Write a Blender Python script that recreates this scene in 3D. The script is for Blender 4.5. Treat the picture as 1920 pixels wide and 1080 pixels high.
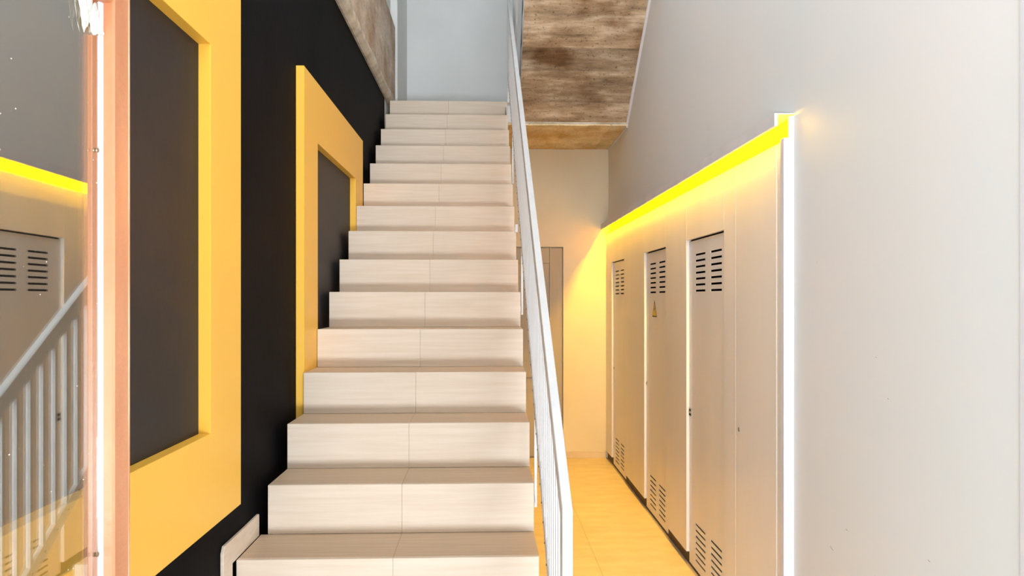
import bpy, bmesh, math, random
from mathutils import Vector, Matrix, noise
random.seed(7)
C = bpy.context.scene.collection
for o in list(bpy.data.objects): bpy.data.objects.remove(o)

# ------------------------------------------------------------------ camera
E = 1.585                       # eye height above the corridor floor
cam_data = bpy.data.cameras.new('camera'); cam = bpy.data.objects.new('camera', cam_data); C.objects.link(cam)
cam.location = (0, 0, E); cam.rotation_euler = (math.pi/2, 0, -0.0352)
cam_data.sensor_width = 36; cam_data.lens = 1400*36/1920
cam_data.shift_y = 20/1920; cam_data.clip_start = .02
bpy.context.scene.camera = cam

# ------------------------------------------------------------------ light
w = bpy.data.worlds.new('daylight'); bpy.context.scene.world = w; w.use_nodes = True
w.node_tree.nodes['Background'].inputs[0].default_value = (.86, .93, 1, 1)
w.node_tree.nodes['Background'].inputs[1].default_value = .35

def area(name, loc, rot, sx, sy, power, col, spread=180):
    l = bpy.data.lights.new(name, 'AREA'); l.shape = 'RECTANGLE'; l.size = sx; l.size_y = sy
    l.energy = power; l.color = col; l.spread = math.radians(spread)
    o = bpy.data.objects.new(name, l); C.objects.link(o); o.location = loc; o.rotation_euler = rot
    return o
# daylight through the open entrance behind the camera
area('entrance_daylight', (.19, -3.0, 2.7), (math.radians(90), 0, 0), 9, 5, 40, (.84, .94, 1.05))
# the sunlit doorstep bounces light in low
area('doorstep_bounce', (.19, -3.4, .22), (math.radians(115), 0, 0), 9, .7, 790, (.86, .95, 1.06))
# unseen fill added high above the entrance to brighten the stairwell
area('stairwell_fill', (.28, .22, 4.6), (math.radians(84), 0, 0), 1.8, 2.3, 50, (.89, .95, 1.02))
area('side_fill', (-.80, 3.4, 4.95), (math.radians(90), 0, math.radians(-90)), 3.4, 1.3, 24, (.84, .92, 1.06))  # unseen fill added on the left to lift the right wall

vs = bpy.context.scene.view_settings
vs.view_transform = 'Standard'; vs.look = 'None'; vs.exposure = 0.38; vs.gamma = 1; vs.use_curve_mapping = False

# ------------------------------------------------------------------ materials
def srgb(r, g, b):
    f = lambda c: (c/255/12.92) if c/255 <= .04045 else ((c/255+.055)/1.055)**2.4
    return (f(r), f(g), f(b), 1)
def mat(name, col, rough=.6, col2=None, scale=4, stretch=(1,1,1), bump=0, bscale=60, spec=.5, metallic=0, detail=4, rnd=0, lo=.35, hi=.65, bstretch=None):
    m = bpy.data.materials.new(name); m.use_nodes = True; nt = m.node_tree; N = nt.nodes; L = nt.links
    b = N['Principled BSDF']; b.inputs['Roughness'].default_value = rough
    b.inputs['Specular IOR Level'].default_value = spec; b.inputs['Metallic'].default_value = metallic
    b.inputs['Base Color'].default_value = col
    tc = N.new('ShaderNodeTexCoord')
    geo = N.new('ShaderNodeNewGeometry')
    if col2:
        mp = N.new('ShaderNodeMapping'); mp.inputs['Scale'].default_value = stretch; L.new(geo.outputs['Position'], mp.inputs[0])
        n = N.new('ShaderNodeTexNoise'); n.inputs['Scale'].default_value = scale; n.inputs['Detail'].default_value = detail
        L.new(mp.outputs[0], n.inputs['Vector'])
        mr = N.new('ShaderNodeMapRange'); mr.inputs[1].default_value = lo; mr.inputs[2].default_value = hi; L.new(n.outputs[0], mr.inputs[0])
        mx = N.new('ShaderNodeMix'); mx.data_type = 'RGBA'; mx.inputs[6].default_value = col; mx.inputs[7].default_value = col2
        L.new(mr.outputs[0], mx.inputs[0]); out = mx.outputs[2]
        if rnd:
            oi = N.new('ShaderNodeObjectInfo'); hs = N.new('ShaderNodeHueSaturation')
            r2 = N.new('ShaderNodeMapRange'); r2.inputs[3].default_value = 1-rnd; r2.inputs[4].default_value = 1+rnd
            L.new(oi.outputs['Random'], r2.inputs[0]); L.new(r2.outputs[0], hs.inputs['Value']); L.new(out, hs.inputs['Color']); out = hs.outputs[0]
        L.new(out, b.inputs['Base Color'])
    if bump:
        n2 = N.new('ShaderNodeTexNoise'); n2.inputs['Scale'].default_value = bscale; n2.inputs['Detail'].default_value = 3
        if bstretch:
            mp2 = N.new('ShaderNodeMapping'); mp2.inputs['Scale'].default_value = bstretch; L.new(geo.outputs['Position'], mp2.inputs[0]); L.new(mp2.outputs[0], n2.inputs['Vector'])
        else: L.new(geo.outputs['Position'], n2.inputs['Vector'])
        bp = N.new('ShaderNodeBump'); bp.inputs['Strength'].default_value = bump; bp.inputs['Distance'].default_value = .01
        L.new(n2.outputs[0], bp.inputs['Height']); L.new(bp.outputs[0], b.inputs['Normal'])
    return m
M = {}
M['black'] = mat('black_wall_paint', srgb(12,12,14), .6, srgb(22,20,22), 1.6, bump=.06, bscale=25, spec=.03)
M['charcoal'] = mat('charcoal_panel_paint', srgb(28,26,29), .55, srgb(38,35,38), 1.4, (1,1.5,.6), bump=.04, bscale=30, spec=.35)
M['yellow'] = mat('yellow_paint', srgb(248,192,72), .42, srgb(247,190,72), 1.5, bump=.02, bscale=30, spec=.4)
M['grey_wall'] = mat('pale_grey_wall_paint', srgb(222,224,222), .62, srgb(228,225,222), 1.2, bump=.05, bscale=40, spec=.3)
M['white_wall'] = mat('white_wall_paint', srgb(236,236,232), .7, srgb(230,230,226), 2, bump=.05, spec=.3)
M['cream_wall'] = mat('cream_wall_paint', srgb(232,219,190), .7, srgb(226,212,182), 2, bump=.05, spec=.3)
M['white_trim'] = mat('white_trim_paint', srgb(222,220,222), .45, srgb(214,212,214), 6, spec=.4)
M['metal_white'] = mat('white_railing_enamel', srgb(212,210,208), .4, srgb(204,202,200), 8, spec=.5)
M['stone'] = mat('beige_step_stone', srgb(223,206,186), .5, srgb(213,193,170), 3.0, (1.2,5,26), bump=.05, bscale=14, spec=.35, rnd=.02, detail=8, bstretch=(1,6,20), lo=.3, hi=.75)
M['amber'] = mat('cove_glow_lining', srgb(250,206,60), .6)  # strip's glow put into the base colour of the cove back
M['stone_tread'] = mat('beige_tread_stone', srgb(208,183,155), .55, srgb(194,168,140), 3.0, (1.2,22,5), bump=.05, bscale=14, spec=.35, rnd=.02, detail=8, bstretch=(1,20,6), lo=.3, hi=.75)
M['tile'] = mat('beige_floor_stone', srgb(226,206,170), .38, srgb(214,192,154), 5, (1,2.5,1), bump=.03, bscale=20, rnd=.03, detail=8)
M['grout'] = mat('grout', srgb(196,178,150), .9)
M['cupboard'] = mat('light_taupe_panel_lacquer', srgb(242,234,224), .32, srgb(236,228,218), 1.5, (1,2,.4), spec=.6)
M['dark'] = mat('dark_cupboard_interior', srgb(22,18,16), .9)
M['kick'] = mat('brown_plinth', srgb(92,72,52), .7, srgb(72,56,42), 9)
M['door'] = mat('taupe_door_lacquer', srgb(176,164,140), .45, srgb(168,156,132), 2, (4,1,.5))
M['orange_wood'] = mat('orange_brown_frame_paint', srgb(198,128,88), .35, srgb(212,146,106), 10, (1,1,.35), bump=.12, bscale=50, spec=.6)
M['wood_worn'] = mat('worn_frame_edge', srgb(226,180,144), .5, srgb(204,140,100), 24, (1,1,.3), bump=.2, bscale=90)
M['sealant'] = mat('white_glazing_sealant', srgb(214,220,226), .3)
M['foam'] = mat('white_filler_foam', srgb(246,246,242), .8, srgb(228,230,222), 40, bump=.6, bscale=120)
M['speck'] = mat('paint_specks', srgb(226,226,220), .8)
M['metal'] = mat('brushed_lock_metal', srgb(176,168,150), .35, srgb(150,140,120), 40, metallic=.8)
M['dark_metal'] = mat('dark_bolt_metal', srgb(120,116,112), .4, metallic=.5)
M['sign_yellow'] = mat('warning_sign_yellow', srgb(240,196,20), .45)
M['sign_black'] = mat('warning_sign_black', srgb(22,20,18), .5)
M['scuff'] = mat('scuff_grey', srgb(120,116,118), .8)
M['plaster'] = mat('plaster_edge', srgb(226,218,202), .85, srgb(188,172,148), 9, bump=.2, bscale=60)

def concrete(name, c1, c2, c3, c4, stretch=(1,9,9), rnd=.12):
    m = bpy.data.materials.new(name); m.use_nodes = True; nt = m.node_tree; N = nt.nodes; L = nt.links
    b = N['Principled BSDF']; b.inputs['Roughness'].default_value = .85; b.inputs['Specular IOR Level'].default_value = .25
    geo = N.new('ShaderNodeNewGeometry')
    mp = N.new('ShaderNodeMapping'); mp.inputs['Scale'].default_value = stretch; L.new(geo.outputs['Position'], mp.inputs[0])
    n = N.new('ShaderNodeTexNoise'); n.inputs['Scale'].default_value = 2.2; n.inputs['Detail'].default_value = 9; n.inputs['Roughness'].default_value = .68; L.new(mp.outputs[0], n.inputs['Vector'])
    r = N.new('ShaderNodeValToRGB'); r.color_ramp.elements[0].position = .3; r.color_ramp.elements[0].color = c1
    r.color_ramp.elements[1].position = .72; r.color_ramp.elements[1].color = c3
    e = r.color_ramp.elements.new(.5); e.color = c2
    L.new(n.outputs[0], r.inputs[0])
    # large damp patches
    n2 = N.new('ShaderNodeTexNoise'); n2.inputs['Scale'].default_value = 2.6; n2.inputs['Detail'].default_value = 3; L.new(geo.outputs['Position'], n2.inputs['Vector'])
    m2 = N.new('ShaderNodeMapRange'); m2.inputs[1].default_value = .42; m2.inputs[2].default_value = .62; L.new(n2.outputs[0], m2.inputs[0])
    mx = N.new('ShaderNodeMix'); mx.data_type = 'RGBA'; L.new(m2.outputs[0], mx.inputs[0]); L.new(r.outputs[0], mx.inputs[6])
    mu = N.new('ShaderNodeMix'); mu.data_type = 'RGBA'; mu.blend_type = 'MULTIPLY'; mu.inputs[0].default_value = 1; mu.inputs[7].default_value = c4
    L.new(r.outputs[0], mu.inputs[6]); L.new(mu.outputs[2], mx.inputs[7])
    # pits
    n3 = N.new('ShaderNodeTexNoise'); n3.inputs['Scale'].default_value = 55; n3.inputs['Detail'].default_value = 4; L.new(geo.outputs['Position'], n3.inputs['Vector'])
    m3 = N.new('ShaderNodeMapRange'); m3.inputs[1].default_value = .30; m3.inputs[2].default_value = .40; m3.inputs[3].default_value = .45; m3.inputs[4].default_value = 1; L.new(n3.outputs[0], m3.inputs[0])
    hs = N.new('ShaderNodeHueSaturation'); L.new(mx.outputs[2], hs.inputs['Color'])
    oi = N.new('ShaderNodeObjectInfo'); r2 = N.new('ShaderNodeMapRange'); r2.inputs[3].default_value = 1-rnd; r2.inputs[4].default_value = 1+rnd; L.new(oi.outputs['Random'], r2.inputs[0])
    mm = N.new('ShaderNodeMath'); mm.operation = 'MULTIPLY'; L.new(r2.outputs[0], mm.inputs[0]); L.new(m3.outputs[0], mm.inputs[1]); L.new(mm.outputs[0], hs.inputs['Value'])
    L.new(hs.outputs[0], b.inputs['Base Color'])
    bp = N.new('ShaderNodeBump'); bp.inputs['Strength'].default_value = .5; bp.inputs['Distance'].default_value = .01; L.new(n3.outputs[0], bp.inputs['Height']); L.new(bp.outputs[0], b.inputs['Normal'])
    return m
M['concrete'] = concrete('board_marked_concrete', srgb(120,98,76), srgb(176,152,122), srgb(228,214,190), srgb(176,150,124), (1,5,5), .27)
M['concrete_beam'] = concrete('beam_concrete', srgb(190,172,154), srgb(214,198,180), srgb(236,224,208), srgb(218,202,184), (4,1.2,4), .03)
M['concrete_flat'] = concrete('landing_soffit_concrete', srgb(214,190,142), srgb(238,216,170), srgb(250,238,208), srgb(232,214,184), (3,2,3), .1)

g = bpy.data.materials.new('clear_glass'); g.use_nodes = True; nt = g.node_tree; nt.nodes.clear()
o_ = nt.nodes.new('ShaderNodeOutputMaterial'); mxs = nt.nodes.new('ShaderNodeMixShader'); tr = nt.nodes.new('ShaderNodeBsdfTransparent'); gl = nt.nodes.new('ShaderNodeBsdfGlossy')
tr.inputs[0].default_value = (.93,.95,.93,1); gl.inputs['Roughness'].default_value = .0; gl.inputs[0].default_value = (1,1,.97,1)
lw = nt.nodes.new('ShaderNodeLayerWeight'); lw.inputs[0].default_value = .5
mr = nt.nodes.new('ShaderNodeMapRange'); mr.inputs[1].default_value = 0; mr.inputs[2].default_value = 1; mr.inputs[3].default_value = .08; mr.inputs[4].default_value = .62
nt.links.new(lw.outputs['Facing'], mr.inputs[0]); nt.links.new(mr.outputs[0], mxs.inputs[0]); nt.links.new(tr.outputs[0], mxs.inputs[1]); nt.links.new(gl.outputs[0], mxs.inputs[2]); nt.links.new(mxs.outputs[0], o_.inputs[0])
M['glass'] = g
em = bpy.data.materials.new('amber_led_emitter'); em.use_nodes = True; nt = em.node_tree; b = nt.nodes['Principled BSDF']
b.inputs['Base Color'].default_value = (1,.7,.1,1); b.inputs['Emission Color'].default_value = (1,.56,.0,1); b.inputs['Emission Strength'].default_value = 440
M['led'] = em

# ------------------------------------------------------------------ helpers
def bx(bm, x0, x1, y0, y1, z0, z1):
    v = [bm.verts.new((x, y, z)) for x in (x0, x1) for y in (y0, y1) for z in (z0, z1)]
    for q in ((0,1,3,2),(4,6,7,5),(0,4,5,1),(2,3,7,6),(0,2,6,4),(1,5,7,3)): bm.faces.new([v[i] for i in q])
    return v
def prism(bm, pts, a0, a1, axis='x'):
    """extrude a polygon: axis x -> pts are (y,z); axis y -> (x,z); axis z -> (x,y)"""
    def P(p, a): return {'x': (a, p[0], p[1]), 'y': (p[0], a, p[1]), 'z': (p[0], p[1], a)}[axis]
    lo = [bm.verts.new(P(p, a0)) for p in pts]; hi = [bm.verts.new(P(p, a1)) for p in pts]
    n = len(pts); bm.faces.new(lo); bm.faces.new(hi[::-1])
    for i in range(n): bm.faces.new([lo[i], hi[i], hi[(i+1) % n], lo[(i+1) % n]])
def cyl(bm, c, axis, r, h, n=12):
    axis = Vector(axis).normalized(); q = axis.to_track_quat('Z', 'Y'); c = Vector(c)
    lo = [bm.verts.new(c + q @ Vector((r*math.cos(2*math.pi*i/n), r*math.sin(2*math.pi*i/n), 0))) for i in range(n)]
    hi = [bm.verts.new(v.co + axis*h) for v in lo]
    bm.faces.new(lo[::-1]); bm.faces.new(hi)
    for i in range(n): bm.faces.new([lo[i], lo[(i+1) % n], hi[(i+1) % n], hi[i]])
def obj(name, bm, m, parent=None, bevel=0, kind=None, label=None, origin=None, seg=1):
    bmesh.ops.recalc_face_normals(bm, faces=bm.faces)
    if bevel:
        bmesh.ops.bevel(bm, geom=[e for e in bm.edges if len(e.link_faces) == 2 and e.calc_face_angle(0) > .5], offset=bevel, segments=seg, affect='EDGES', clamp_overlap=True)
    me = bpy.data.meshes.new(name)
    po = Vector((0,0,0))
    if parent is not None: po = parent.get('wo') and Vector(parent['wo']) or Vector((0,0,0))
    if origin is None:
        cs = [v.co for v in bm.verts]
        origin = Vector(((min(c.x for c in cs)+max(c.x for c in cs))/2, (min(c.y for c in cs)+max(c.y for c in cs))/2, min(c.z for c in cs)))
    origin = Vector(origin)
    bmesh.ops.translate(bm, vec=-origin, verts=bm.verts)
    bm.to_mesh(me); bm.free(); me.materials.append(M[m])
    o = bpy.data.objects.new(name, me); C.objects.link(o)
    o['wo'] = tuple(origin)
    if parent is not None: o.parent = parent
    o.location = origin - po
    if kind: o['kind'] = kind
    if label: o['label'] = label
    return o
def box(name, x0, x1, y0, y1, z0, z1, m, parent=None, **k):
    bm = bmesh.new(); bx(bm, x0, x1, y0, y1, z0, z1); return obj(name, bm, m, parent, **k)
def tag(o, label, cat, group=None):
    o['label'] = label; o['category'] = cat
    if group: o['group'] = group
    return o
def empty(name, loc, label=None, cat=None, group=None, kind=None):
    o = bpy.data.objects.new(name, None); C.objects.link(o); o.location = loc; o['wo'] = tuple(loc); o.empty_display_size = .1
    if label: o['label'] = label
    if cat: o['category'] = cat
    if group: o['group'] = group
    if kind: o['kind'] = kind
    return o
def copy_part(src, parent, loc):
    c = src.copy(); C.objects.link(c); c.parent = parent; c.location = Vector(loc) - Vector(parent['wo']); c['wo'] = tuple(loc)
    return c

# ------------------------------------------------------------------ main dimensions
WL, WR, YB, YF = -.838, 1.224, 7.408, .2     # left wall, right wall, back wall, entrance
XL, XR = -.7994, .1789                          # stair sides
Y0, T, R, Z0 = 2.7705, .2689, .18, E-.6854      # nosing k at Y0+T*k, height Z0+R*k
YC = 2.93                                       # near end of the cupboards
XP = 1.198                                      # cupboard face
H = 6.1                                         # stairwell height

# ------------------------------------------------------------------ setting
fl = box('floor', WL-4, WR+4, -3.9, YB+.2, -.2, -.002, 'grout', kind='structure')
ty = [4.56-.6*i for i in range(11, 0, -1)] + [4.56+.6*i for i in range(5)] + [YB]
tx = [-.838, -.53, .07, .67, 1.20]
first = {}
for i in range(len(ty)-1):
    for j in range(len(tx)-1):
        if ty[i] > 1.9 and tx[j+1] < .1: continue
        wx = tx[j+1]-tx[j]-.003; wy = ty[i+1]-ty[i]-.003
        key = (round(wx,3), round(wy,3))
        if key not in first:
            first[key] = box('floor_tile', tx[j]+.0015, tx[j+1]-.0015, ty[i]+.0015, ty[i+1]-.0015, -.012, 0, 'tile', fl, bevel=.0008)
        else:
            copy_part(first[key], fl, ((tx[j]+tx[j+1])/2, (ty[i]+ty[i+1])/2, -.012))
box('ceiling', WL-.3, WR+.5, YF-.2, YB+.2, H, H+.2, 'white_wall', kind='structure')
YBL = 6.222
wl = box('wall_left', WL-.25, WL, YF, YBL, 0, E+1.67, 'black', kind='structure')
bm = bmesh.new(); bx(bm, WL-.25, WL, YF, YBL, E+1.67, H)
bx(bm, WL-.25, WL, YBL, YB, 0, H)
obj('wall_left', bm, 'white_wall', kind='structure', bevel=.004)
box('trim_2', WL, -.776, 6.60, YB, E+1.656, H, 'white_wall', kind='structure', bevel=.004)
w1 = empty('added_window_1', (-.82, 3.4, 4.25), kind='structure')  # added window dressing around the side fill; the wall behind stays solid
for (a, b_, c, d) in ((1.65,5.15,4.24,4.30),(1.65,5.15,5.60,5.66),(1.65,1.71,4.30,5.60),(5.09,5.15,4.30,5.60),(3.37,3.43,4.30,5.60)):
    box('added_window_frame', WL+.0005, WL+.02, a, b_, c, d, 'white_trim', w1)
for a in (1.71, 3.43): box('added_window_pane', WL+.001, WL+.006, a, a+1.66, 4.30, 5.60, 'glass', w1)
# right wall with a niche for the cupboards
ZN = E+.738
bm = bmesh.new()
bx(bm, WR, WR+.5, YF, YC, 0, H); bx(bm, WR, WR+.5, YC, YB, ZN, H); bx(bm, WR+.42, WR+.5, YC, YB, 0, ZN)
wr = obj('wall_right', bm, 'grey_wall', kind='structure')
for (y, z, a, l) in ((2.60,.70,.5,.02),(2.28,.698,-.6,.028),(2.30,.71,.4,.012),(2.49,.80,.2,.01),(2.30,1.40,.3,.006),(2.72,1.72,0,.005),(2.23,1.28,.2,.007),(1.73,.86,-.7,.03),(2.02,.86,.3,.008)):
    bm = bmesh.new(); pts = []
    for i in range(5):
        t = i/4-.5; pts.append((y+l*t*math.cos(a)*1.4, z+l*t*math.sin(a)+.15*l*(4*t*t)))
    wv = .0007
    prism(bm, [(p[0], p[1]-wv*(1-abs(i-2)/2.4)) for i, p in enumerate(pts)] + [(p[0], p[1]+wv*(1-abs(i-2)/2.4)) for i, p in reversed(list(enumerate(pts)))], WR-.0006, WR+.001)
    obj('scuff_mark', bm, 'scuff', wr)
# back wall with a door opening
DX0, DX1, DZ = -.06, .771, E+.515
bm = bmesh.new()
ZB = E+1.56; bx(bm, WL-.3, DX0, YB, YB+.2, 0, ZB); bx(bm, DX1, WR+.5, YB, YB+.2, 0, ZB); bx(bm, DX0, DX1, YB, YB+.2, DZ, ZB)
obj('wall_back', bm, 'cream_wall', kind='structure')
box('wall_back', WL-.3, WR+.5, YB, YB+.2, ZB, H, 'white_wall', kind='structure')
bm = bmesh.new(); bx(bm, DX1, 1.19, YB-.012, YB, 0, .065); bx(bm, WL, DX0, YB-.012, YB, 0, .065)
obj('baseboard_back', bm, 'tile', kind='structure', bevel=.001)
# entrance wall and lintel behind the camera
bm = bmesh.new(); bx(bm, WL-.3, WR+.5, YF-.2, YF, 3.1, 3.4); bx(bm, WL-1.3, -.66, YF-.2, YF, 0, H); bx(bm, WR, WR+1.5, YF-.2, YF, 0, H); bx(bm, -.66, WR, YF-.2, YF, 5.8, H)
obj('wall_front', bm, 'white_wall', kind='structure')
box('trim_1', WR-.004, WR+.01, 1.2, 1.664, 0, 3.1, 'white_trim', kind='structure')

# door in the back wall, half hidden by the railing
d1 = empty('door_1', ((DX0+DX1)/2, YB+.03, 0), kind='structure')
yd = YB+.03
g_ = .006
box('stile', DX1-.128-g_, DX1-g_, yd, yd+.04, .01, DZ-g_, 'door', d1, bevel=.002)
box('stile', DX0+g_, DX0+.128+g_, yd, yd+.04, .01, DZ-g_, 'door', d1, bevel=.002)
x0, x1 = DX0+.13+g_, DX1-.13-g_
box('top_rail', x0, x1, yd+.0005, yd+.04, E+.355, DZ-g_, 'door', d1, bevel=.002)
box('middle_rail', x0, x1, yd+.0005, yd+.04, .80, .96, 'door', d1, bevel=.002)
box('bottom_rail', x0, x1, yd+.0005, yd+.04, .01, .22, 'door', d1, bevel=.002)
box('panel', x0, x1, yd+.018, yd+.032, .96, E+.355, 'door', d1)
box('panel', x0, x1, yd+.018, yd+.032, .22, .80, 'door', d1)

# concrete beam along the top of the black wall
bt = empty('concrete_beam', (-.81, 4.2, E+1.67), 'rough bare concrete beam running along the top of the black wall', 'beam')
bm = bmesh.new()
n = 60; ya, yb = 1.5, 6.55
rows = []
for i in range(n+1):
    y = ya+(yb-ya)*i/n; r1 = .006*noise.noise(Vector((y*9,1,0))); r2 = .008*noise.noise(Vector((y*7,5,0))); r3=.006*noise.noise(Vector((y*11,8,0)))
    rows.append([bm.verts.new(p) for p in ((WL+.0005, y, E+1.668+r3), (-.812+r1*.5, y, E+1.664+r1), (-.79, y, E+1.69+r2), (-.79+r1*.4, y, E+2.05), (-.79, y, E+2.366), (WL+.0005, y, E+2.366))])
for i in range(n):
    for j in range(6): bm.faces.new([rows[i][j], rows[i+1][j], rows[i+1][(j+1)%6], rows[i][(j+1)%6]])
bm.faces.new(rows[0]); bm.faces.new(rows[-1][::-1])
obj('beam_core', bm, 'concrete_beam', bt)
n = 170
bm = bmesh.new(); rows = []
for i in range(n+1):
    y = ya+(yb-ya)*i/n; r1 = .002*noise.noise(Vector((y*11,3,2))); r2 = .02*noise.noise(Vector((y*2.3,7,3)))+.003*noise.noise(Vector((y*14,2,3)))
    rows.append([bm.verts.new(p) for p in ((WL+.001, y, E+1.660+r1*.5), (-.822, y, E+1.656+r1*.6), (-.805, y, E+1.664+r1*.5), (-.786, y, E+1.684+r1), (-.786, y, E+1.715+r2), (-.80, y, E+1.72+r2))])
for i in range(n):
    for j in range(5): bm.faces.new([rows[i][j], rows[i+1][j], rows[i+1][j+1], rows[i][j+1]])
obj('plaster_edge', bm, 'plaster', bt, label='paler crumbly lower edge')

# ------------------------------------------------------------------ staircase
st = empty('staircase', (-.31, 2.0, 0), 'straight flight of beige stone steps rising beside the black wall to the upper landing', 'staircase')
JX = -.309
# raking concrete body
def nose(k): return Y0+T*k, Z0+R*k
bm = bmesh.new(); pts = []
tk = .022
for k in range(-4, 13):
    y, z = nose(k); pts.append((y+tk, max(z-R-tk, 0.0))); pts.append((y+tk, z-tk))
yT, zT = nose(13)
pts.append((yT+tk, zT-R-tk)); pts.append((yT+tk, zT-tk)); pts.append((YB-.006, zT-tk)); pts.append((YB-.006, E+1.485)); pts.append((6.40, E+1.485))
pts.append((nose(-3)[0]+.25, .0))
bmm = bmesh.new(); prism(bmm, pts, XL+.012, XR-.012)
bmesh.ops.triangulate(bmm, faces=[f for f in bmm.faces if len(f.verts) > 4])
obj('stair_body', bmm, 'white_wall', st, label='white painted solid body under the steps')
for k in range(-4, 14):
    y, z = nose(k)
    xl = XL if k > -1 else WL+.013
    y1 = y+T if k < 13 else YB-.005
    sp = empty('step', (JX, y, z-R)); sp.parent = st; sp.location = Vector((JX, y, z-R))-Vector(st['wo'])
    jx = JX + random.uniform(-.004, .004)
    for (a, b_) in ((xl, jx-.0002), (jx+.0002, XR)):
        dz = random.uniform(-.0004, .0004)
        box('tread_slab', a, b_, y+.0202, y1+.002, z-.022, z+dz-.0002, 'stone_tread', sp, bevel=.0012)
        box('riser_slab', a, b_, y+dz, y+.02, max(z-R+.0002, 0), z+dz, 'stone', sp, bevel=.0012)
# stone skirting beside the lowest visible tread
bm = bmesh.new(); prism(bm, [(2.385, Z0-R*2), (2.385, E-.805), (2.40, E-.785), (2.60, E-.787), (2.757, E-.786), (2.757, Z0-R), (2.47, Z0-R), (2.47, Z0-2*R)], WL+.0012, WL+.012)
obj('stone_skirting', bm, 'stone', st, bevel=.0015, label='short stone skirting on the black wall')

# landing reaching over the corridor
ld = empty('landing', (.7, 6.9, E+1.485), kind='structure')
box('landing_slab', XR, WR, 6.40, YB, E+1.51, E+1.655, 'white_wall', ld)
ld2 = [.30, .48, .68, .88, 1.08, WR]
for i in range(5):
    box('concrete_board', ld2[i], ld2[i+1], 6.385, YB, E+1.487+random.uniform(-.003,.003), E+1.512, 'concrete_flat', ld, bevel=.0015)
box('concrete_board', XR, .30, 6.385, YB, E+1.487, E+1.512, 'concrete_flat', ld)

# upper flight: raking soffit with board marks
up = empty('upper_stair_flight', (.75, 6.4, E+1.49), 'board marked concrete underside of the upper stair flight above the corridor', 'staircase')
m_ = .80; yS, zS = 6.40, E+1.497
def sof(y): return zS+m_*(yS-y)
UX0 = .285
bm = bmesh.new(); pts = [(yS, sof(yS)+.02)]
run = .225; ris = .18; ns = 15
pts.append((yS, sof(yS)+.17))
for i in range(ns):
    yy = yS-.02-run*i; zz = sof(yS)+.17+ris*i
    pts.append((yy, zz)); pts.append((yy, zz+ris))
yE = yS-.02-run*ns
pts.append((yE, pts[-1][1])); pts.append((yE, sof(yE)+.02))
prism(bm, pts, UX0, WR-.001); bmesh.ops.triangulate(bm, faces=[f for f in bm.faces if len(f.verts) > 4])
obj('flight_body', bm, 'white_wall', up)
cuts = [6.40, 6.225, 6.07, 5.985, 5.90, 5.82, 5.755, 5.60, 5.47, 5.30, 5.12, 4.95, 4.75, 4.55, 4.3, 4.05, 3.8, 3.4, yE]
for i in range(len(cuts)-1):
    a, b_ = cuts[i], cuts[i+1]; bm = bmesh.new()
    d = random.uniform(-.003, .003); nx = 10
    va = []
    for j in range(nx+1):
        x = UX0+.002+(WR-.004-UX0)*j/nx
        row = []
        for (yy, sg) in ((a-.0012, 1), ((a+b_)/2, 1), (b_+.0012, 1)):
            row.append(bm.verts.new((x, yy, sof(yy)+d+.002*noise.noise(Vector((x*5, yy*9, 1))))))
        row.append(bm.verts.new((x, b_+.0012, sof(b_)+.025))); row.append(bm.verts.new((x, a-.0012, sof(a)+.025)))
        va.append(row)
    for j in range(nx):
        for q in range(5): bm.faces.new([va[j][q], va[j+1][q], va[j+1][(q+1)%5], va[j][(q+1)%5]])
    bm.faces.new(va[0]); bm.faces.new(va[-1][::-1])
    obj('concrete_board', bm, 'concrete', up)
# white plaster bead where the soffit meets the wall
bm = bmesh.new(); rows = []
path = [(YB-.01, E+1.482), (7.0, E+1.482), (6.7, E+1.482), (6.40, E+1.484)] + [(6.38-.12*i, sof(6.38-.12*i)-.004) for i in range(0, 22)]
for i, (y, z) in enumerate(path):
    r = .011+.003*noise.noise(Vector((y*12, 0, 0)))
    if y > 6.41: r *= .5
    rows.append([bm.verts.new((WR-.0005, y, z-r*1.2)), bm.verts.new((WR-r*1.5, y, z-r*.5)), bm.verts.new((WR-r*1.7, y, z+.006)), bm.verts.new((WR-.0005, y, z+.006))])
for i in range(len(rows)-1):
    for j in range(4): bm.faces.new([rows[i][j], rows[i+1][j], rows[i+1][(j+1)%4], rows[i][(j+1)%4]])
obj('plaster_bead', bm, 'white_trim', up, label='white plaster bead along the wall')
bm = bmesh.new(); prism(bm, [(6.39, sof(6.39)-.012), (6.375, sof(6.375)-.010), (6.385, sof(6.385)+.012), (6.41, sof(6.39)+.01)], UX0, WR-.01)
obj('plaster_ridge', bm, 'plaster', up)

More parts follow.
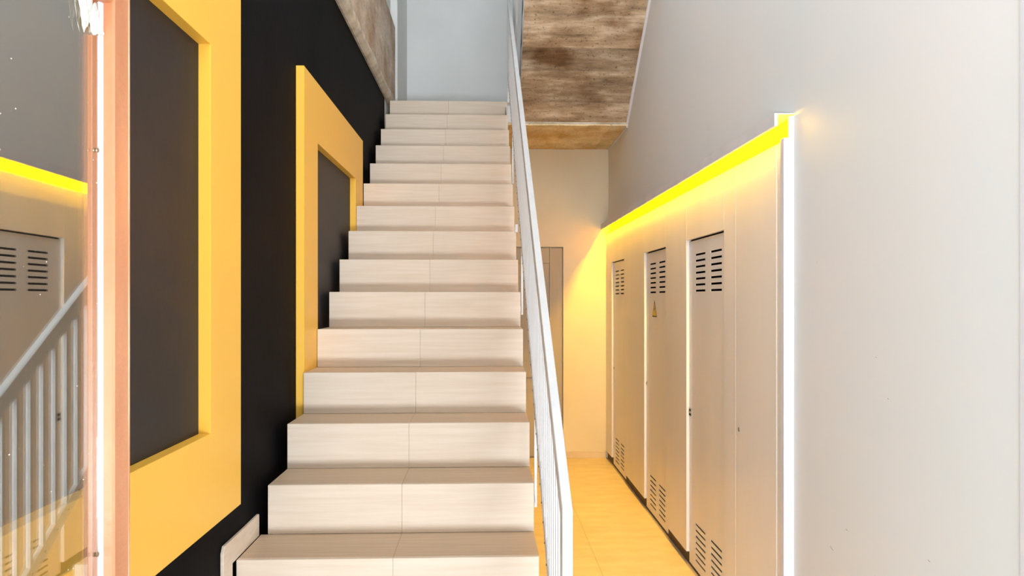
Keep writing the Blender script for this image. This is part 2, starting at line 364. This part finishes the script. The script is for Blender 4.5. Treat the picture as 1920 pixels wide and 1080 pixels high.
# ------------------------------------------------------------------ yellow frames on the black wall
def wall_frame(ya, yb, label):
    w_ = .27; zi0, zi1, zo0, zo1 = E-.394, E+.742, E-.673, E+1.03
    bm = bmesh.new()
    O = [(ya, zo0), (yb, zo0), (yb, zo1), (ya, zo1)]; I = [(ya+w_, zi0), (yb-w_, zi0), (yb-w_, zi1), (ya+w_, zi1)]
    for X in (WL, XL-.002):
        pass
    vs_ = {}
    for nm, P in (('O', O), ('I', I)):
        for xi, X in enumerate((WL+.0005, XL-.002)):
            for i, p in enumerate(P): vs_[nm, xi, i] = bm.verts.new((X, p[0], p[1]))
    for i in range(4):
        j = (i+1) % 4
        bm.faces.new([vs_['O',1,i], vs_['O',1,j], vs_['I',1,j], vs_['I',1,i]])
        bm.faces.new([vs_['O',0,i], vs_['I',0,i], vs_['I',0,j], vs_['O',0,j]])
        bm.faces.new([vs_['O',0,i], vs_['O',0,j], vs_['O',1,j], vs_['O',1,i]])
        bm.faces.new([vs_['I',0,i], vs_['I',1,i], vs_['I',1,j], vs_['I',0,j]])
    e = empty('wall_frame', (WL, (ya+yb)/2, zo0), label, 'wall frame', 'yellow frames on the black wall')
    obj('frame', bm, 'yellow', e, bevel=.0012)
    box('inset_panel', WL+.0003, WL+.002, ya+w_+.001, yb-w_-.001, zi0+.001, zi1-.001, 'charcoal', e, label='charcoal painted field inside the frame')
    return e
wall_frame(.896, 2.476, 'large yellow picture-frame moulding nearest the glass door, on the black wall')
wall_frame(3.327, 4.906, 'far yellow picture-frame moulding on the black wall, partly hidden by the steps')

# ------------------------------------------------------------------ stair railing
SL = R/T
rx0, rx1 = .182, .207
rl = empty('stair_railing', (.195, 1.74, 0), 'white metal railing with thin vertical bars on the open side of the stairs', 'railing')
zh = lambda y: E-1.687+SL*y          # top of the handrail
zbt = lambda y: E-2.337+SL*y         # middle of the bottom rail
yN = 1.768; yTop = 6.33
bm = bmesh.new(); prism(bm, [(yN, zh(yN)), (yTop, zh(yTop)), (yTop, zh(yTop)-.062), (yN+.055, zh(yN+.055)-.062), (yN, zh(yN)-.03)], rx0, rx1)
obj('handrail', bm, 'metal_white', rl, bevel=.0015)
box('newel_post', rx0, rx1, yN, yN+.055, 0, zh(yN)-.028, 'metal_white', rl, bevel=.0015)
box('end_post', rx0, rx1, yTop-.03, yTop+.015, E+1.655, zh(yTop)-.05, 'metal_white', rl, bevel=.0015)
bm = bmesh.new(); ya = yN+.055; prism(bm, [(ya, zbt(ya)+.024), (yTop-.03, zbt(yTop-.03)+.024), (yTop-.03, zbt(yTop-.03)-.024), (ya, zbt(ya)-.024)], .1865, .2025)
obj('bottom_rail', bm, 'metal_white', rl, bevel=.001)
sp_ = T/4
y = yN+.055+.05; proto = None; pb = None
while y < yTop-.05:
    z0_ = zbt(y)+.02; z1_ = zh(y)-.058
    if proto is None: proto = box('baluster', .188, .201, y-.0065, y+.0065, z0_, z1_, 'metal_white', rl)
    else: copy_part(proto, rl, (.1945, y, z0_))
    if pb is None:
        bm = bmesh.new(); cyl(bm, (.1868, y, zbt(y)), (-1,0,0), .0035, .003, 8); pb = obj('bolt', bm, 'dark_metal', rl, label='small dark bolt head', origin=(.1868, y, zbt(y)))
    else: copy_part(pb, rl, (.1868, y, zbt(y)))
    y += sp_
for k in (0, 4, 9):         # brackets fixing the railing to the stair side
    y, z = nose(k); y += .12
    box('fixing_bracket', XR-.01, .19, y-.012, y+.012, z-.10, z-.075, 'metal_white', rl)
    box('fixing_bracket', .188, .198, y-.012, y+.012, z-.12, zbt(y), 'metal_white', rl)
box('plastic_clip', .170, .1865, 4.33, 4.345, E+.385, E+.432, 'white_trim', rl, bevel=.001, label='small white plastic clip on a railing bar')
# railing of the upper flight
ur = empty('upper_stair_railing', (.24, 6.3, E+1.655), 'white railing climbing the upper flight, cut by the top of the picture', 'railing')
zu = lambda y: E+2.60+m_*(6.38-y)
bm = bmesh.new(); prism(bm, [(6.38, zu(6.38)), (3.6, zu(3.6)), (3.6, zu(3.6)-.06), (6.34, zu(6.34)-.06)], .232, .257); obj('handrail', bm, 'metal_white', ur, bevel=.0015)
box('newel_post', .232, .257, 6.335, 6.38, E+1.655, zu(6.38)-.03, 'metal_white', ur, bevel=.0015)
zub = lambda y: zu(y)-.78
bm = bmesh.new(); prism(bm, [(6.335, zub(6.335)+.02), (3.6, zub(3.6)+.02), (3.6, zub(3.6)-.02), (6.335, zub(6.335)-.02)], .236, .253); obj('bottom_rail', bm, 'metal_white', ur)
pu = None; y = 6.26
while y > 3.7:
    if pu is None: pu = box('baluster', .238, .251, y-.0065, y+.0065, zub(y), zu(y)-.055, 'metal_white', ur)
    else: copy_part(pu, ur, (.2445, y, zub(y)))
    y -= .0675

# ------------------------------------------------------------------ utility cupboards
cp = empty('utility_cupboard', (1.3, 5.1, 0), 'run of taupe utility cupboards with slotted doors set into the grey wall', 'cupboard')
ZP = E+.632; XD = XP+.017; ZD = E+.344; ZK = .075
doors = [(3.72, 4.42), (4.936, 5.606), (6.434, 7.064)]
box('carcass_back', WR+.38, WR+.41, YC+.01, YB-.01, 0.0, ZP, 'dark', cp)
# header with seams
hs = [3.00, 3.72, 4.42, 4.936, 5.606, 6.434, YB-.003]
for i in (1, 3, 5):
    hs_ = [0]*7; ha, hb = doors[(i-1)//2]
    hs[i], hs[i+1] = ha, hb
    box('header_panel', XP, XP+.02, hs[i]+.001, hs[i+1]-.001, ZD+.003, ZP, 'cupboard', cp, bevel=.0008)
def pan(name, a, b_, z0=ZK, z1=ZP, label=None, x=XP):
    return box(name, x, x+.03, a+.0008, b_-.0008, z0, z1, 'cupboard', cp, bevel=.0012, label=label)
pan('fixed_panel', 7.064, YB-.003); pan('fixed_panel', 5.606, 6.434); pan('fixed_panel', 4.42, 4.936); pan('fixed_panel', 3.54, 3.72, z0=.01)
ap = pan('lock_panel', 3.04, 3.54, z0=.01, label='flush panel with a keyhole next to the white post')
pan('fixed_panel', 2.96, 3.04, z0=.01, x=XP+.003)
bm = bmesh.new(); cyl(bm, (XP+.001, 3.491, E-.618), (-1,0,0), .010, .004, 14); kl = obj('keyhole', bm, 'metal', ap)
bm = bmesh.new(); bx(bm, XP-.0036, XP-.0028, 3.4885, 3.4935, E-.624, E-.612)
# slotted doors
def slotted(ya, yb, name='slotted_door', label=None):
    y0, y1 = ya+.004, yb-.004; w_ = y1-y0
    za, zb = .018, ZD-.006
    c1 = (y0+w_*.115, y0+w_*.395); c2 = (y0+w_*.535, y0+w_*.82)
    st_ = .0345; sh = .0115
    top = [E+.253-st_*i for i in range(7)]; bot = [E-1.305-st_*i for i in range(7)]
    zc = sorted([za, zb] + [t+s for t in top+bot for s in (-sh/2, sh/2)])
    ycs = [y0, c1[0], c1[1], c2[0], c2[1], y1]
    bm = bmesh.new()
    x0, x1 = XD, XD+.004
    V = {}
    for i, yv in enumerate(ycs):
        for j, zv in enumerate(zc):
            for s, xv in ((0, x0), (1, x1)): V[s, i, j] = bm.verts.new((xv, yv, zv))
    def hole(i, j):
        if i not in (1, 3): return False
        mid = (zc[j]+zc[j+1])/2
        return any(abs(mid-t) < .001 for t in top+bot)
    ni, nj = len(ycs)-1, len(zc)-1
    solid = lambda i, j: 0 <= i < ni and 0 <= j < nj and not hole(i, j)
    for i in range(ni):
        for j in range(nj):
            if not solid(i, j): continue
            for s in (0, 1): bm.faces.new([V[s,i,j], V[s,i+1,j], V[s,i+1,j+1], V[s,i,j+1]])
            if not solid(i-1, j): bm.faces.new([V[0,i,j], V[1,i,j], V[1,i,j+1], V[0,i,j+1]])
            if not solid(i+1, j): bm.faces.new([V[0,i+1,j], V[1,i+1,j], V[1,i+1,j+1], V[0,i+1,j+1]])
            if not solid(i, j-1): bm.faces.new([V[0,i,j], V[1,i,j], V[1,i+1,j], V[0,i+1,j]])
            if not solid(i, j+1): bm.faces.new([V[0,i,j+1], V[1,i,j+1], V[1,i+1,j+1], V[0,i+1,j+1]])
    return obj(name, bm, 'cupboard', cp, label=label)
dr = []
for (a, b_), lb in zip(doors, ('nearest slotted door, with a square latch', 'middle slotted door, with a yellow warning triangle', 'far slotted door, next to the back wall')):
    dr.append(slotted(a, b_, label=lb))
for d, (y, z) in zip(dr, ((4.39, E-.673), (5.585, E-.636), (7.03, E-.657))):
    big = d is dr[0]
    hw, hh = (.021, .024) if big else (.010, .013)
    bm = bmesh.new(); bx(bm, XD-.004, XD+.0005, y-hw, y+hw, z-hh, z+hh); bx(bm, XD-.009, XD-.004, y-hw*.7, y+hw*.7, z-.003, z+.003)
    obj('latch', bm, 'metal', d, bevel=.001)
    if big:
        box('latch_recess', XD-.0055, XD-.0038, y-hw*.75, y+hw*.75, z+.007, z+.018, 'dark', d)
        box('latch_recess', XD-.0055, XD-.0038, y-hw*.75, y+hw*.75, z-.018, z-.007, 'dark', d)
# warning triangle
yc, za, zb = 5.334, E-.132, E-.012
bm = bmesh.new(); prism(bm, [(yc-.069, za), (yc+.069, za), (yc, zb)], XD-.0012, XD)
ws = obj('warning_sign', bm, 'sign_black', dr[1], label='black bordered yellow triangular electrical warning sign')
bm = bmesh.new(); prism(bm, [(yc-.053, za+.009), (yc+.053, za+.009), (yc, zb-.018)], XD-.0018, XD-.0011)
bx_ = obj('sign_field', bm, 'sign_yellow', cp)
bm = bmesh.new(); prism(bm, [(yc+.004, zb-.036), (yc-.013, za+.052), (yc-.002, za+.052), (yc-.006, za+.020), (yc+.013, za+.062), (yc+.002, za+.062), (yc+.010, zb-.036)], XD-.0023, XD-.0017)
b2_ = obj('sign_bolt', bm, 'sign_black', cp)
# plinth in the recess under the panels, thin dark gap under the doors
box('plinth', XP+.02, XP+.04, 2.96, YB-.002, 0, ZK+.01, 'kick', cp)
pst = box('end_post', 1.183, WR+.01, YC-.004, YC+.032, 0, ZP+.008, 'white_trim', cp, bevel=.0015, label='white vertical end post')

# ------------------------------------------------------------------ light cove above the cupboards
cv = empty('light_cove', (1.19, 5.1, ZP), 'white overhanging cove with a glowing amber light strip above the cupboards', 'light')
XF = 1.147; ZT = E+.738; ZFB = E+.687
bm = bmesh.new()
prism(bm, [(XF, ZFB), (XF+.014, ZFB), (XF+.014, ZT-.004), (WR+.012, ZT-.004), (WR+.012, ZT), (XF, ZT)], YC, YB-.001, 'y')
obj('cove_channel', bm, 'white_trim', cv, bevel=.0008)
box('end_jamb', 1.204, WR+.012, YC-.006, YC+.008, ZP+.004, ZT-.012, 'white_trim', cv, bevel=.001)
box('cove_back', WR+.012, WR+.022, YC, YB-.001, ZP-.03, ZT, 'amber', cv)  # amber colour deepens the glow painted on this board
box('cove_shelf', XP+.004, WR+.012, YC+.01, YB-.001, ZP+.001, ZP+.006, 'white_trim', cv)
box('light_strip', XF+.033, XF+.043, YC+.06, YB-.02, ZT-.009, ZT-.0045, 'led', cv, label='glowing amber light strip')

# ------------------------------------------------------------------ open glass door at the left
gd = empty('door_2', (-.56, .7, 0), kind='structure')
th = .015
def rot_leaf(bm):
    bmesh.ops.rotate(bm, cent=(-.56, 1.2, 0), matrix=Matrix.Rotation(th, 3, 'Z'), verts=bm.verts)
GY0, GY1 = .25, 1.152; GYs = 1.103; XG = -.56; XS = -.5404
ZG0, ZG1 = .16, E+.4286
def leaf(name, x0, x1, y0, y1, z0, z1, m, bevel=.0, **k):
    bm = bmesh.new(); bx(bm, x0, x1, y0, y1, z0, z1); rot_leaf(bm); return obj(name, bm, m, gd, bevel=bevel, **k)
leaf('stile', -.585, XS, GYs, GY1, .01, ZG1+.09, 'orange_wood', .003, label='worn orange brown upright of the door frame')
leaf('worn_edge', XS-.0045, XS+.0006, GY1-.0055, GY1+.0006, .01, ZG1+.09, 'wood_worn', .001)
leaf('stile', -.585, XS, GY0, GY0+.05, .01, ZG1+.09, 'orange_wood', .003)
leaf('top_rail', -.585, XS, GY0+.05, GYs, ZG1, ZG1+.09, 'orange_wood', .003)
leaf('bottom_rail', -.585, XS, GY0+.05, GYs, .01, ZG0, 'orange_wood', .003)
leaf('glass_pane', XG-.004, XG, GY0+.05, GYs-.0005, ZG0, ZG1, 'glass')
bm = bmesh.new(); prism(bm, [(XG, GYs), (XG+.0045, GYs), (XG+.003, GYs-.0035), (XG, GYs-.0065)], ZG0, ZG1, 'z'); rot_leaf(bm); obj('glazing_sealant', bm, 'sealant', gd)
# torn filler foam in the top corner of the pane
for q, (yy, zz, sy, sz, n_) in enumerate(((1.058, E+.413, .016, .035, 1), (1.080, E+.397, .013, .022, 2), (1.093, E+.387, .012, .009, 3), (1.040, E+.425, .010, .018, 4))):
    bm = bmesh.new(); bmesh.ops.create_icosphere(bm, subdivisions=3, radius=1)
    for v in bm.verts:
        d = 1+.45*noise.noise(v.co*1.9+Vector((q*5,0,0)))+.2*noise.noise(v.co*5+Vector((q,3,0)))
        v.co = Vector((XG+.003+v.co.x*.004*d, yy+v.co.y*sy*d-.25*sz*v.co.z*0, zz+v.co.z*sz*d))
    rot_leaf(bm); obj('foam_filler', bm, 'foam', gd, label='torn white filler foam')
bm = bmesh.new()
for q in range(70):
    yy = random.uniform(.86, 1.095); zz = random.uniform(E-.38, E+.42); r = random.choice((.0003,.0004,.0005,.0009))
    bmesh.ops.create_icosphere(bm, subdivisions=1, radius=r, matrix=Matrix.Translation((XG+.0003, yy, zz)) @ Matrix.Diagonal((.3, random.uniform(.8,2), 1, 1)))
rot_leaf(bm); obj('paint_specks', bm, 'speck', gd, kind='stuff', label='tiny pale specks on the pane')
for zz in (E-.367, E+.213):
    bm = bmesh.new(); cyl(bm, (XG+.001, GYs-.012, zz), (1,0,0), .0032, .002, 10); rot_leaf(bm); obj('screw', bm, 'metal', gd)
for o in list(bpy.data.objects):
    if 'wo' in o: del o['wo']
